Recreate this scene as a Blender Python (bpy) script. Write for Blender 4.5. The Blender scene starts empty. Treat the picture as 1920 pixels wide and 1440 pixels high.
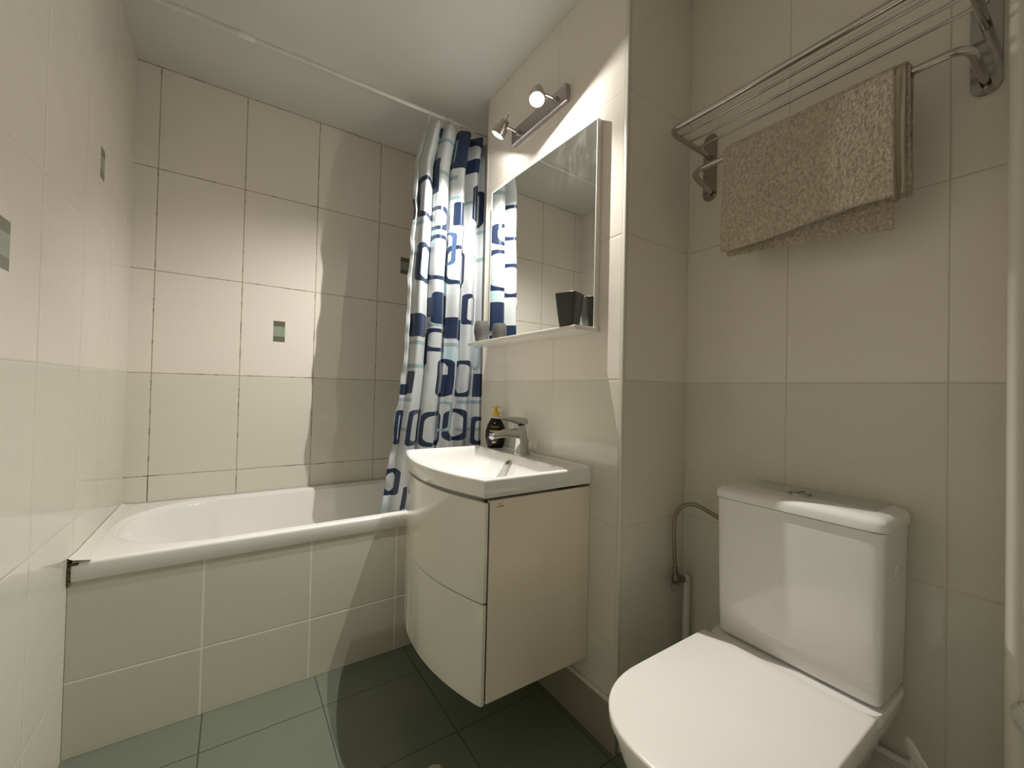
import bpy, bmesh, math
from mathutils import Vector, Matrix
S = bpy.context.scene
COL = S.collection
PI = math.pi
def R(d): return math.radians(d)

# ------------------------------------------------------------------ camera
W, H = 1920, 1440
CX, CZ, YAW, PITCH, ROLL, FPX = 0.39430, 1.12047, 33.89188, 0.77822, 1.32111, 773.63808
cam = bpy.data.cameras.new('camera')
cam.sensor_fit = 'HORIZONTAL'; cam.sensor_width = 36.0; cam.lens = FPX / W * 36.0
cam.clip_start = 0.01
camo = bpy.data.objects.new('camera', cam); COL.objects.link(camo)
y_, p_, r_ = R(YAW), R(PITCH), R(ROLL)
fwd = Vector((math.sin(y_)*math.cos(p_), math.cos(y_)*math.cos(p_), math.sin(p_)))
rt = Vector((math.cos(y_), -math.sin(y_), 0)); up = rt.cross(fwd)
rt2 = math.cos(r_)*rt + math.sin(r_)*up; up2 = -math.sin(r_)*rt + math.cos(r_)*up
camo.matrix_world = Matrix(((rt2.x, up2.x, -fwd.x, CX), (rt2.y, up2.y, -fwd.y, 0), (rt2.z, up2.z, -fwd.z, CZ), (0, 0, 0, 1)))
S.camera = camo

# ------------------------------------------------------------------ world, exposure
w = bpy.data.worlds.new('world'); S.world = w; w.use_nodes = True
w.node_tree.nodes['Background'].inputs[0].default_value = (0.02, 0.02, 0.02, 1)
w.node_tree.nodes['Background'].inputs[1].default_value = 1
S.view_settings.view_transform = 'Standard'; S.view_settings.look = 'None'
S.view_settings.exposure = 1.15; S.view_settings.gamma = 1; S.view_settings.use_curve_mapping = False
try:
    S.cycles.use_denoising = True
    S.cycles.diffuse_bounces = 8; S.cycles.glossy_bounces = 8; S.cycles.max_bounces = 14
    S.cycles.sample_clamp_indirect = 6.0
    S.cycles.caustics_reflective = True
except Exception: pass
LAMP_COL = (1.0, 0.968, 0.905)
LAMP_W = ((0.8, 33.0), (3.2, 38.0))   # (wide glow, forward beam) of the bath-side and the room-side head

# room measures (metres)
XM, XT, YB, YF, YC, YM, CEIL = 1.3984, 1.7304, 2.4407, 1.7391, 0.8763, 1.7536, 2.5458
TW, TH, ZB0, XB0 = 0.33, 0.462, 1.1585, 0.0822
XA = 1.72        # far end of the bath niche
YN = -0.45       # wall behind the camera
RODY, RODZ = 1.85, 2.428

# ------------------------------------------------------------------ materials
class NT:
    def __init__(s, name):
        s.m = bpy.data.materials.new(name); s.m.use_nodes = True
        s.t = s.m.node_tree; s.b = s.t.nodes['Principled BSDF']
    def n(s, ty, **k):
        x = s.t.nodes.new(ty)
        for a, b in k.items(): setattr(x, a, b)
        return x
    def l(s, a, b): s.t.links.new(a, b)
    def math(s, op, a, b=None, c=None, clamp=False):
        x = s.n('ShaderNodeMath', operation=op); x.use_clamp = clamp
        for i, v in enumerate((a, b, c)):
            if v is None: continue
            if isinstance(v, (int, float)): x.inputs[i].default_value = v
            else: s.l(v, x.inputs[i])
        return x.outputs[0]
    def mix(s, f, a, b):
        x = s.n('ShaderNodeMix', data_type='RGBA')
        for i, v in ((0, f), (6, a), (7, b)):
            if isinstance(v, (int, float)): x.inputs[i].default_value = v
            elif isinstance(v, tuple): x.inputs[i].default_value = (*v[:3], 1)
            else: s.l(v, x.inputs[i])
        return x.outputs[2]
    def pos(s):
        g = s.n('ShaderNodeNewGeometry'); x = s.n('ShaderNodeSeparateXYZ'); s.l(g.outputs['Position'], x.inputs[0])
        return g.outputs['Position'], x.outputs[0], x.outputs[1], x.outputs[2]
    def noise(s, vec, scale, detail=2, rough=.5):
        x = s.n('ShaderNodeTexNoise'); x.inputs['Scale'].default_value = scale; x.inputs['Detail'].default_value = detail
        x.inputs['Roughness'].default_value = rough
        if vec is not None: s.l(vec, x.inputs['Vector'])
        return x.outputs[0]
    def scalevec(s, vec, v):
        x = s.n('ShaderNodeVectorMath', operation='MULTIPLY'); s.l(vec, x.inputs[0]); x.inputs[1].default_value = v
        return x.outputs[0]
    def bump(s, h, strength, dist):
        x = s.n('ShaderNodeBump'); x.inputs['Strength'].default_value = strength; x.inputs['Distance'].default_value = dist
        s.l(h, x.inputs['Height']); s.l(x.outputs[0], s.b.inputs['Normal']); return x
    def set(s, **k):
        for a, v in k.items():
            i = s.b.inputs[a.replace('_', ' ')]
            if isinstance(v, tuple): i.default_value = (*v, 1) if len(v) == 3 else v
            elif isinstance(v, (int, float)): i.default_value = v
            else: s.l(v, i)

def plain(name, col, rough=.4, metal=0, bumpscale=0, bumpd=.0005, spec=.5, coat=0, var=0, varscale=20):
    m = NT(name); m.set(Base_Color=col, Roughness=rough, Metallic=metal)
    m.b.inputs['Specular IOR Level'].default_value = spec
    m.b.inputs['Coat Weight'].default_value = coat
    if bumpscale or var:
        p = m.pos()[0]
        if bumpscale: m.bump(m.noise(p, bumpscale, 3), .5, bumpd)
        if var:
            c = tuple(x*(1-var) for x in col)
            m.set(Base_Color=m.mix(m.noise(p, varscale, 4), c, tuple(min(1, x*(1+var)) for x in col)))
    return m.m

BEIGE = (.80, .75, .675); GREEN = (.69, .672, .58)
def tile_mat(name, axis, off, zoff=ZB0, top=BEIGE, low=GREEN, decos=(), grout=(.40, .36, .28), mold=.3, split=ZB0, extra=(), gw=.0022, wave=1.0, rough=.09):
    m = NT(name); p, X, Y, Z = m.pos(); A = {'X': X, 'Y': Y}[axis]
    def dist(v, o, w):       # distance to nearest joint
        f = m.math('FRACT', m.math('DIVIDE', m.math('SUBTRACT', v, o), w))
        return m.math('MULTIPLY', m.math('MINIMUM', f, m.math('SUBTRACT', 1.0, f)), w)
    d = m.math('MINIMUM', dist(A, off, TW), dist(Z, zoff, TH))
    nz = m.noise(p, 9, 3)
    wid = m.math('MULTIPLY_ADD', nz, .0010, gw-.0007)
    line = m.math('LESS_THAN', d, wid)
    groove = m.math('SMOOTH_MIN', m.math('DIVIDE', d, .005), 1.0, .2)
    isl = m.math('LESS_THAN', Z, split)
    st = m.noise(m.scalevec(p, (1.5, 1.5, 30)), 3, 3)
    lowc = m.mix(st, tuple(x*.965 for x in low), tuple(min(1, x*1.03) for x in low))
    cl = m.noise(p, 2.2, 3)
    topc = m.mix(cl, tuple(x*.97 for x in top), tuple(min(1, x*1.03) for x in top))
    c = m.mix(isl, topc, lowc)
    for (a0, a1, z0, z1) in decos:
        inside = m.math('MULTIPLY', m.math('LESS_THAN', m.math('ABSOLUTE', m.math('SUBTRACT', A, (a0+a1)/2)), (a1-a0)/2),
                        m.math('LESS_THAN', m.math('ABSOLUTE', m.math('SUBTRACT', Z, (z0+z1)/2)), (z1-z0)/2))
        mid = m.math('LESS_THAN', m.math('ABSOLUTE', m.math('SUBTRACT', Z, (z0+z1)/2)), (z1-z0)*.24)
        dn = m.noise(p, 45, 3)
        dc = m.mix(mid, m.mix(dn, (.12, .12, .085), (.17, .17, .125)), m.mix(dn, (.26, .30, .25), (.34, .37, .30)))
        c = m.mix(inside, c, dc)
    mo = m.math('GREATER_THAN', m.noise(m.scalevec(p, (1, 1, 1)), 14, 5, .7), 1-mold-.12)
    gc = m.mix(mo, grout, tuple(x*.42 for x in grout))
    m.set(Base_Color=m.mix(line, c, gc), Roughness=m.math('MULTIPLY_ADD', line, .5, rough))
    wv = m.math('MULTIPLY', m.noise(m.scalevec(p, (1, 1, 1.6)), 5.5, 2), .0016*wave)
    m.bump(m.math('MULTIPLY_ADD', groove, .0012, wv), .5, 1.0)
    return m.m

M = {}
DX = lambda k: (XB0 + TW*k + TW/2 - .027, XB0 + TW*k + TW/2 + .025)
M['back'] = tile_mat('tile_back', 'X', XB0, decos=[(.551, .604, 1.339, 1.446), (1.205, 1.258, 1.806, 1.905)], grout=(.42, .36, .26), mold=.33)
M['left'] = tile_mat('tile_left', 'Y', 2.115-TW*9, decos=[(1.925, 1.978, 1.806, 1.910), (1.238, 1.291, 1.340, 1.443)], mold=.0, grout=(.66, .61, .52), wave=1.6, gw=.0014)
M['mirrorw'] = tile_mat('tile_right', 'Y', 1.2175-TW*4, mold=.02, grout=(.62, .57, .48), gw=.0016)
M['step'] = tile_mat('tile_step', 'X', 1.7304-TW*3, mold=.02, grout=(.60, .55, .45), gw=.0016)
M['toilet'] = tile_mat('tile_recess', 'Y', .2235-TW*6, mold=.03, grout=(.60, .55, .45), gw=.0017, wave=.8, rough=.13)
M['front'] = tile_mat('tile_front', 'X', .1, mold=.1)
M['panel'] = tile_mat('tile_bath_panel', 'X', .3263-TW, zoff=.225-TH*3, split=-1, top=(.62, .605, .50), grout=(.80, .76, .66), mold=.0, gw=.0032, rough=.16)
M['plinth'] = plain('plinth_tile', (.30, .28, .21), .15, var=.06)
M['ceiling'] = plain('ceiling_paint', (.70, .70, .67), .42, bumpscale=60, bumpd=.0004, var=.02, varscale=3)
M['ceramic'] = plain('white_ceramic', (.83, .82, .79), .07, coat=.3)
M['acrylic'] = plain('white_acrylic', (.88, .865, .835), .10, bumpscale=7, bumpd=.0008, coat=.2)
M['lid'] = plain('toilet_seat_plastic', (.84, .80, .755), .22)
M['cabinet'] = plain('gloss_cream', (.78, .76, .68), .12, coat=.5)
M['side'] = plain('cabinet_side_cream', (.84, .76, .64), .28, bumpscale=4, bumpd=.0003)
M['dark'] = plain('dark_gap', (.05, .04, .03), .6)
M['chrome'] = plain('chrome', (.50, .49, .48), .06, metal=1)
M['chrome_old'] = plain('worn_chrome', (.38, .36, .33), .12, metal=1, bumpscale=90, bumpd=.0002)
M['rack'] = plain('rack_chrome', (.52, .50, .47), .09, metal=1)
M['steel_hose'] = plain('braided_steel', (.32, .27, .20), .42, metal=.8, bumpscale=900, bumpd=.0006)
M['brass'] = plain('dull_valve_metal', (.22, .18, .13), .35, metal=.8)
M['nickel'] = plain('satin_nickel', (.50, .48, .45), .28, metal=1)
M['lamp_base'] = plain('lamp_base_metal', (.48, .45, .45), .25, metal=.9)
M['white_plastic'] = plain('white_plastic', (.72, .71, .66), .35)
M['trim'] = plain('tile_trim_plastic', (.66, .64, .55), .25)
M['white_trim'] = plain('white_corner_trim', (.78, .75, .66), .22)
M['rod'] = plain('curtain_rod_white', (.62, .64, .60), .3)
M['mirror'] = plain('mirror_glass', (.86, .88, .86), .008, metal=1)
def mirror_mat():
    m = NT('mirror_glass'); p, X, Y, Z = m.pos()
    f = m.math('MULTIPLY', m.math('SUBTRACT', Z, 1.80), 3.2, clamp=True); g_ = m.math('MULTIPLY', m.math('SUBTRACT', 1.30, Y), 3.5, clamp=True)
    n = m.noise(m.scalevec(p, (1, 1, .4)), 26, 5, .65)
    k = m.math('MULTIPLY', m.math('MULTIPLY', f, g_), m.math('MULTIPLY', m.math('SUBTRACT', n, .46), 4.0, clamp=True))
    m.set(Base_Color=(.88, .90, .88), Metallic=m.math('SUBTRACT', 1.0, m.math('MULTIPLY', k, .16)), Roughness=.008)
    return m.m
M['mirror'] = mirror_mat()
M['frame'] = plain('mirror_frame_white', (.78, .75, .70), .3)
M['shelf'] = plain('shelf_white', (.80, .77, .70), .3)
M['tumbler'] = plain('dark_plastic', (.045, .042, .040), .35)
M['stone'] = plain('grey_stoneware', (.13, .125, .12), .45, bumpscale=260, bumpd=.0012, var=.45, varscale=120)
M['bottle'] = plain('black_bottle', (.006, .005, .008), .22, spec=.3)
M['yellow'] = plain('yellow_pump', (.62, .36, .02), .3)
M['gold'] = plain('gold_print', (.42, .30, .04), .3)
M['cream_print'] = plain('pale_print', (.62, .62, .48), .5)
M['brown_print'] = plain('brown_print', (.20, .09, .02), .5)
M['badge'] = plain('badge_print', (.16, .13, .08), .5)
M['stain'] = plain('dirt', (.09, .06, .03), .9, bumpscale=300, bumpd=.001)
M['tape'] = plain('sealing_tape', (.80, .78, .72), .35, bumpscale=30, bumpd=.0006)
M['felt'] = plain('pale_slipper', (.50, .42, .34), .9, bumpscale=300, bumpd=.001)

def floor_mat():
    m = NT('floor_tile'); p, X, Y, Z = m.pos()
    def dist(v, o, w_):
        f = m.math('FRACT', m.math('DIVIDE', m.math('SUBTRACT', v, o), w_))
        return m.math('MULTIPLY', m.math('MINIMUM', f, m.math('SUBTRACT', 1.0, f)), w_)
    d = m.math('MINIMUM', dist(X, .3325-.3475*6, .3475), dist(Y, 1.561-.344*12, .344))
    line = m.math('LESS_THAN', d, .0018)
    n = m.noise(p, 5, 4, .6)
    c = m.mix(n, (.135, .158, .118), (.165, .186, .142))
    m.set(Base_Color=m.mix(line, c, (.05, .05, .035)), Roughness=m.math('MULTIPLY_ADD', line, .4, .17))
    wv = m.math('MULTIPLY', m.noise(m.scalevec(p, (1, 4, 1)), 5, 2), .0014)
    m.bump(m.math('MULTIPLY_ADD', m.math('SMOOTH_MIN', m.math('DIVIDE', d, .004), 1.0, .2), .001, wv), .5, 1.0)
    return m.m
M['floor'] = floor_mat()

def towel_mat():
    m = NT('taupe_terry'); p = m.pos()[0]
    n1 = m.noise(m.scalevec(p, (1, 1, .75)), 150, 2, .6); n2 = m.noise(p, 12, 3)
    c = m.mix(n1, (.10, .078, .052), (1.0, .86, .68))
    m.set(Base_Color=m.mix(m.math('MULTIPLY', n2, .35), c, (.30, .25, .19)), Roughness=1.0)
    m.b.inputs['Sheen Weight'].default_value = .35
    m.bump(m.math('ADD', n1, m.math('MULTIPLY', m.noise(p, 80, 2), .6)), 1.0, .006)
    return m.m
M['towel'] = towel_mat()
M['hem'] = plain('towel_hem', (.33, .285, .21), .9, bumpscale=500, bumpd=.0006)

# curtain print: flat list of rounded shapes on the cloth, in cloth metres
SHAPES = [('F', 0.227, 2.316, 0.049, 0.119), ('L', 0.202, 2.29, 0.03, 0.066), ('F', 0.322, 2.415, 0.035, 0.068), ('O', 0.377, 2.397, 0.033, 0.069), ('F', 0.098, 2.177, 0.016, 0.085), ('F', 0.116, 2.138, 0.024, 0.086), ('F', 0.086, 2.39, 0.014, 0.052), ('O', 0.062, 2.015, 0.039, 0.095), ('F', -0.003, 1.96, 0.01, 0.05), ('b', 0.164, 2.151, 0.082, 0.01), ('F', 0.338, 2.235, 0.029, 0.036), ('O', 0.39, 2.045, 0.045, 0.096), ('O', 0.137, 1.931, 0.045, 0.057), ('F', 0.257, 1.971, 0.018, 0.057), ('b', 0.283, 2.05, 0.063, 0.008), ('l', 0.123, 1.846, 0.034, 0.047), ('O', 0.152, 1.743, 0.049, 0.107), ('M', 0.223, 1.802, 0.027, 0.081), ('O', 0.273, 1.722, 0.061, 0.095), ('O', 0.069, 1.706, 0.032, 0.09), ('b', 0.019, 1.748, 0.03, 0.009), ('b', 0.394, 1.923, 0.045, 0.01), ('b', 0.397, 1.781, 0.044, 0.01), ('l', 0.188, 1.632, 0.032, 0.047), ('F', 0.18, 1.501, 0.042, 0.076), ('F', 0.135, 1.504, 0.023, 0.047), ('F', 0.055, 1.411, 0.036, 0.054), ('F', 0.267, 1.414, 0.049, 0.052), ('b', 0.171, 1.418, 0.047, 0.006), ('O', 0.356, 1.516, 0.025, 0.076), ('b', 0.02, 1.892, 0.04, 0.009), ('b', 0.132, 2.311, 0.06, 0.009), ('b', 0.076, 1.329, 0.049, 0.009), ('b', 0.255, 1.332, 0.043, 0.009), ('b', 0.075, 1.22, 0.053, 0.009), ('l', 0.237, 1.28, 0.032, 0.035), ('O', 0.16, 1.348, 0.046, 0.055), ('O', 0.112, 1.305, 0.022, 0.078), ('O', 0.216, 1.17, 0.049, 0.093), ('F', 0.243, 1.136, 0.023, 0.05), ('O', 0.33, 1.169, 0.049, 0.091), ('F', 0.433, 1.138, 0.025, 0.059), ('L', 0.412, 1.281, 0.032, 0.066), ('F', 0.02, 1.109, 0.023, 0.025), ('O', 0.045, 1.144, 0.011, 0.052), ('b', 0.027, 1.063, 0.031, 0.008), ('b', 0.395, 1.052, 0.063, 0.009), ('L', 0.246, 0.983, 0.027, 0.072), ('O', 0.19, 0.924, 0.055, 0.083), ('O', 0.311, 0.94, 0.059, 0.079), ('O', 0.085, 0.933, 0.029, 0.083), ('F', 0.117, 0.937, 0.01, 0.076), ('O', 0.02, 0.935, 0.019, 0.079), ('b', 0.036, 0.927, 0.03, 0.008), ('b', 0.395, 0.915, 0.063, 0.008), ('O', 0.451, 0.908, 0.027, 0.071), ('O', 0.022, 0.687, 0.037, 0.06), ('F', 0.082, 0.613, 0.009, 0.051), ('l', -0.001, 0.573, 0.014, 0.024)]
SHAPES += [('O', .52, 2.30, .045, .09), ('F', .53, 2.08, .035, .06), ('O', .54, 1.85, .045, .09), ('F', .50, 1.62, .04, .06), ('O', .55, 1.42, .04, .08),
           ('b', .53, 1.28, .06, .009), ('O', .53, 1.02, .045, .09), ('F', .55, .78, .03, .06), ('O', .30, .70, .05, .08), ('O', .42, .68, .045, .08), ('O', .18, .68, .045, .08), ('F', .50, .60, .03, .05)]
def curtain_mat():
    g = bpy.data.node_groups.new('rounded_shape', 'ShaderNodeTree')
    for nme, ty in (('P', 'NodeSocketVector'), ('C', 'NodeSocketVector'), ('Half', 'NodeSocketVector'), ('Radius', 'NodeSocketFloat'), ('Thick', 'NodeSocketFloat'), ('Last', 'NodeSocketColor'), ('Ink', 'NodeSocketColor')):
        g.interface.new_socket(nme, in_out='INPUT', socket_type=ty)
    g.interface.new_socket('Color', in_out='OUTPUT', socket_type='NodeSocketColor')
    N = g.nodes; L = g.links; gi = N.new('NodeGroupInput'); go = N.new('NodeGroupOutput')
    def vm(op, a, b=None):
        x = N.new('ShaderNodeVectorMath'); x.operation = op; L.new(a, x.inputs[0])
        if b is not None:
            if isinstance(b, tuple): x.inputs[1].default_value = b
            else: L.new(b, x.inputs[1])
        return x
    def mm(op, a, b):
        x = N.new('ShaderNodeMath'); x.operation = op
        for i, v in enumerate((a, b)):
            if isinstance(v, (int, float)): x.inputs[i].default_value = v
            else: L.new(v, x.inputs[i])
        return x.outputs[0]
    q = vm('SUBTRACT', vm('ABSOLUTE', vm('SUBTRACT', gi.outputs['P'], gi.outputs['C']).outputs[0]).outputs[0], gi.outputs['Half'])
    rr = N.new('ShaderNodeCombineXYZ'); L.new(gi.outputs['Radius'], rr.inputs[0]); L.new(gi.outputs['Radius'], rr.inputs[1])
    q = vm('MAXIMUM', vm('ADD', q.outputs[0], rr.outputs[0]).outputs[0], (0, 0, 0))
    ln = vm('LENGTH', q.outputs[0]).outputs['Value']
    d = mm('SUBTRACT', ln, gi.outputs['Radius'])                    # <0 inside (approx)
    # inner outline: shrink by thickness
    q2 = vm('SUBTRACT', vm('ABSOLUTE', vm('SUBTRACT', gi.outputs['P'], gi.outputs['C']).outputs[0]).outputs[0], gi.outputs['Half'])
    tt = N.new('ShaderNodeCombineXYZ'); rt_ = mm('ADD', gi.outputs['Radius'], gi.outputs['Thick'])
    L.new(rt_, tt.inputs[0]); L.new(mm('ADD', gi.outputs['Radius'], mm('MULTIPLY', gi.outputs['Thick'], 1.2)), tt.inputs[1])
    q2 = vm('MAXIMUM', vm('ADD', q2.outputs[0], tt.outputs[0]).outputs[0], (0, 0, 0))
    d2 = mm('SUBTRACT', vm('LENGTH', q2.outputs[0]).outputs['Value'], gi.outputs['Radius'])
    mask = mm('MULTIPLY', mm('LESS_THAN', d, 0.0), mm('GREATER_THAN', d2, 0.0))
    mx = N.new('ShaderNodeMix'); mx.data_type = 'RGBA'
    L.new(mask, mx.inputs[0]); L.new(gi.outputs['Last'], mx.inputs[6]); L.new(gi.outputs['Ink'], mx.inputs[7])
    L.new(mx.outputs[2], go.inputs[0])
    m = NT('curtain_print'); uv = m.n('ShaderNodeUVMap'); uv.uv_map = 'UVMap'
    NAVY, LIGHT, PALE, MID = (.006, .019, .062), (.25, .35, .38), (.40, .55, .59), (.05, .11, .24)
    cur = None
    order = [s for s in SHAPES if s[0] in 'bl'] + [s for s in SHAPES if s[0] in 'FO'] + [s for s in SHAPES if s[0] in 'LM']
    for k, u, v, hu, hv in order:
        x = m.n('ShaderNodeGroup'); x.node_tree = g; m.l(uv.outputs[0], x.inputs['P'])
        hu = max(hu, .007)
        x.inputs['C'].default_value = (u, v, 0); x.inputs['Half'].default_value = (hu, hv, 1)
        ink, th, ra = {'F': (NAVY, 1, .4), 'O': (NAVY, .0155, .55), 'L': (LIGHT, .009, .6), 'M': (MID, .010, .7), 'b': (LIGHT, 1, .02), 'l': (PALE, 1, .05)}[k]
        x.inputs['Radius'].default_value = max(.001, min(hu, hv)*ra); x.inputs['Thick'].default_value = th
        x.inputs['Ink'].default_value = (*ink, 1)
        if cur is None: x.inputs['Last'].default_value = (.50, .525, .54, 1)
        else: m.l(cur, x.inputs['Last'])
        cur = x.outputs[0]
    m.set(Base_Color=cur, Roughness=.36)
    m.b.inputs['Sheen Weight'].default_value = .15
    p = m.pos()[0]
    m.bump(m.noise(m.scalevec(p, (1, 1, .35)), 45, 3), .35, .003)
    tr = m.n('ShaderNodeBsdfTranslucent'); m.l(cur, tr.inputs[0])
    ad = m.n('ShaderNodeMixShader'); ad.inputs[0].default_value = .10
    m.l(m.b.outputs[0], ad.inputs[1]); m.l(tr.outputs[0], ad.inputs[2]); m.l(ad.outputs[0], m.t.nodes['Material Output'].inputs[0])
    return m.m
M['curtain'] = curtain_mat()

def emis(name, col, s):
    m = bpy.data.materials.new(name); m.use_nodes = True; t = m.node_tree; t.nodes.clear()
    e = t.nodes.new('ShaderNodeEmission'); e.inputs[0].default_value = (*col, 1); e.inputs[1].default_value = s
    o = t.nodes.new('ShaderNodeOutputMaterial'); t.links.new(e.outputs[0], o.inputs[0]); return m
M['bulb'] = emis('led_lens', (1, .86, .58), 14)

# ------------------------------------------------------------------ mesh helpers (world coordinates)
ORG = {}
def BM(): return bmesh.new()
def obj(name, bm, mat, parent=None, smooth=True, angle=40, label=None):
    me = bpy.data.meshes.new(name)
    bmesh.ops.recalc_face_normals(bm, faces=bm.faces)
    off = ORG.get(parent.name, Vector((0, 0, 0))) if parent else Vector((0, 0, 0))
    for v in bm.verts: v.co -= off
    if smooth:
        for f in bm.faces: f.smooth = True
        for e in bm.edges:
            if len(e.link_faces) == 2 and e.calc_face_angle(0) > R(angle): e.smooth = False
    bm.to_mesh(me); bm.free()
    if mat: me.materials.append(M[mat])
    o = bpy.data.objects.new(name, me); COL.objects.link(o)
    if parent: o.parent = parent
    ORG[o.name] = off
    if label: o['label'] = label
    return o
def thing(name, label, cat, loc, group=None):
    o = bpy.data.objects.new(name, None); COL.objects.link(o); o.location = loc; o.empty_display_size = .05
    o['label'] = label; o['category'] = cat
    if group: o['group'] = group
    ORG[o.name] = Vector(loc); return o
def tag(o, label, cat, group=None):
    o['label'] = label; o['category'] = cat
    if group: o['group'] = group
    return o
def struct(name, bm, mat, **k):
    o = obj(name, bm, mat, **k); o['kind'] = 'structure'; return o

def box(bm, x0, x1, y0, y1, z0, z1, bev=0, seg=3):
    r = bmesh.ops.create_cube(bm, size=1)
    vs = r['verts']
    for v in vs: v.co = Vector(((x0+x1)/2+v.co.x*(x1-x0), (y0+y1)/2+v.co.y*(y1-y0), (z0+z1)/2+v.co.z*(z1-z0)))
    if bev:
        es = list({e for v in vs for e in v.link_edges})
        bmesh.ops.bevel(bm, geom=es, offset=bev, segments=seg, profile=.5, affect='EDGES')
    return bm
def frames(pts):
    pts = [Vector(p) for p in pts]; T = []
    for i in range(len(pts)):
        a = pts[max(i-1, 0)]; b = pts[min(i+1, len(pts)-1)]; T.append((b-a).normalized())
    n = T[0].orthogonal().normalized(); out = []
    for i, t in enumerate(T):
        n = (n - t*n.dot(t)).normalized(); out.append((pts[i], n, t.cross(n)))
    return out
def skin_rings(bm, rings, cap=True, closed=False):
    vr = [[bm.verts.new(p) for p in r] for r in rings]; n = len(vr[0])
    for i in range(len(vr)-(0 if closed else 1)):
        a, b = vr[i], vr[(i+1) % len(vr)]
        for j in range(n): bm.faces.new((a[j], a[(j+1) % n], b[(j+1) % n], b[j]))
    if cap and not closed:
        bm.faces.new(list(reversed(vr[0]))); bm.faces.new(vr[-1])
def tube(bm, pts, r, seg=16, cap=True):
    rs = r if isinstance(r, (list, tuple)) else [r]*len(pts)
    skin_rings(bm, [[c+(u*math.cos(2*PI*k/seg)+v*math.sin(2*PI*k/seg))*rs[i] for k in range(seg)] for i, (c, u, v) in enumerate(frames(pts))], cap)
def smoothpath(pts, rad, n=6):
    """polyline with rounded corners"""
    pts = [Vector(p) for p in pts]; out = [pts[0]]
    for i in range(1, len(pts)-1):
        a, b, c = pts[i-1], pts[i], pts[i+1]
        r = min(rad, (a-b).length*.49, (c-b).length*.49)
        p, q = b+(a-b).normalized()*r, b+(c-b).normalized()*r
        for k in range(n+1):
            t = k/n; out.append(p*(1-t)**2+b*2*t*(1-t)+q*t*t)
    out.append(pts[-1]); return out
def spline(pts, n=8):
    pts = [Vector(p) for p in pts]; P = [pts[0]*2-pts[1]]+pts+[pts[-1]*2-pts[-2]]; out = []
    for i in range(1, len(P)-2):
        for k in range(n):
            t = k/n; a, b, c, d = P[i-1:i+3]
            out.append(.5*((2*b)+(c-a)*t+(2*a-5*b+4*c-d)*t*t+(-a+3*b-3*c+d)*t**3))
    out.append(pts[-1]); return out
def lathe(bm, prof, org, axis=(0, 0, 1), seg=32, cap=True):
    """prof: (radius, height along axis)"""
    ax = Vector(axis).normalized(); u = ax.orthogonal().normalized(); v = ax.cross(u); org = Vector(org)
    skin_rings(bm, [[org+ax*h+(u*math.cos(2*PI*k/seg)+v*math.sin(2*PI*k/seg))*max(r, 1e-5) for k in range(seg)] for r, h in prof], cap)
def sup(c, a, b, ha, hb, p=2.5, seg=32):
    """superellipse ring"""
    c, a, b = Vector(c), Vector(a), Vector(b); out = []
    for k in range(seg):
        t = 2*PI*k/seg; cs, sn = math.cos(t), math.sin(t)
        out.append(c + a*ha*math.copysign(abs(cs)**(2/p), cs) + b*hb*math.copysign(abs(sn)**(2/p), sn))
    return out
def prism(bm, outline, z0, z1, bev=0, seg=3):
    a = [bm.verts.new((x, y, z0)) for x, y in outline]; b = [bm.verts.new((x, y, z1)) for x, y in outline]; n = len(a)
    f0 = bm.faces.new(list(reversed(a))); f1 = bm.faces.new(b)
    for i in range(n): bm.faces.new((a[i], a[(i+1) % n], b[(i+1) % n], b[i]))
    if bev:
        es = list({e for f in (f0, f1) for e in f.edges})
        bmesh.ops.bevel(bm, geom=es, offset=bev, segments=seg, profile=.5, affect='EDGES')
def text(name, body, size, loc, xdir, zdir, mat, parent, depth=.0003, align='CENTER'):
    cu = bpy.data.curves.new(name, 'FONT'); cu.body = body; cu.size = size; cu.extrude = depth; cu.align_x = align; cu.align_y = 'CENTER'
    tmp = bpy.data.objects.new(name, cu); COL.objects.link(tmp)
    dg = bpy.context.evaluated_depsgraph_get(); me = bpy.data.meshes.new_from_object(tmp.evaluated_get(dg))
    bpy.data.objects.remove(tmp)
    x = Vector(xdir).normalized(); y = Vector(zdir).normalized(); z = x.cross(y)
    mt = Matrix(((x.x, y.x, z.x, loc[0]), (x.y, y.y, z.y, loc[1]), (x.z, y.z, z.z, loc[2]), (0, 0, 0, 1)))
    bm = BM(); bm.from_mesh(me); bpy.data.meshes.remove(me)
    bmesh.ops.transform(bm, matrix=mt, verts=bm.verts)
    return obj(name, bm, mat, parent, smooth=False)

# ------------------------------------------------------------------ room shell
struct('floor', box(BM(), -.1, 1.95, YN-.1, YB+.1, -.1, 0), 'floor')
struct('ceiling', box(BM(), -.1, 1.95, YN-.1, YB+.1, CEIL, CEIL+.1), 'ceiling')
struct('wall_left', box(BM(), -.1, 0, YN-.1, YB+.1, 0, CEIL), 'left')
struct('wall_back', box(BM(), 0, XA, YB, YB+.1, 0, CEIL), 'back')
struct('wall_niche', box(BM(), XA, XA+.12, YM, YB+.1, 0, CEIL), 'front')
def pier():
    bm = BM(); box(bm, XM, 1.90, YC, YM, 0, CEIL)
    o = struct('wall_right', bm, 'mirrorw', smooth=False)
    o.data.materials.append(M['step'])
    for f in o.data.polygons:
        if abs(f.normal.y) > .5: f.material_index = 1
pier()
struct('wall_recess', box(BM(), XT, XT+.12, .11, YC, 0, CEIL), 'toilet')
def rpier():
    bm = BM(); box(bm, 1.670, 1.86, YN, .123, 0, CEIL); struct('wall_side', bm, 'toilet', smooth=False)
rpier()
struct('wall_front', box(BM(), 0, 1.70, YN-.1, YN, 0, CEIL), 'front')
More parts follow.
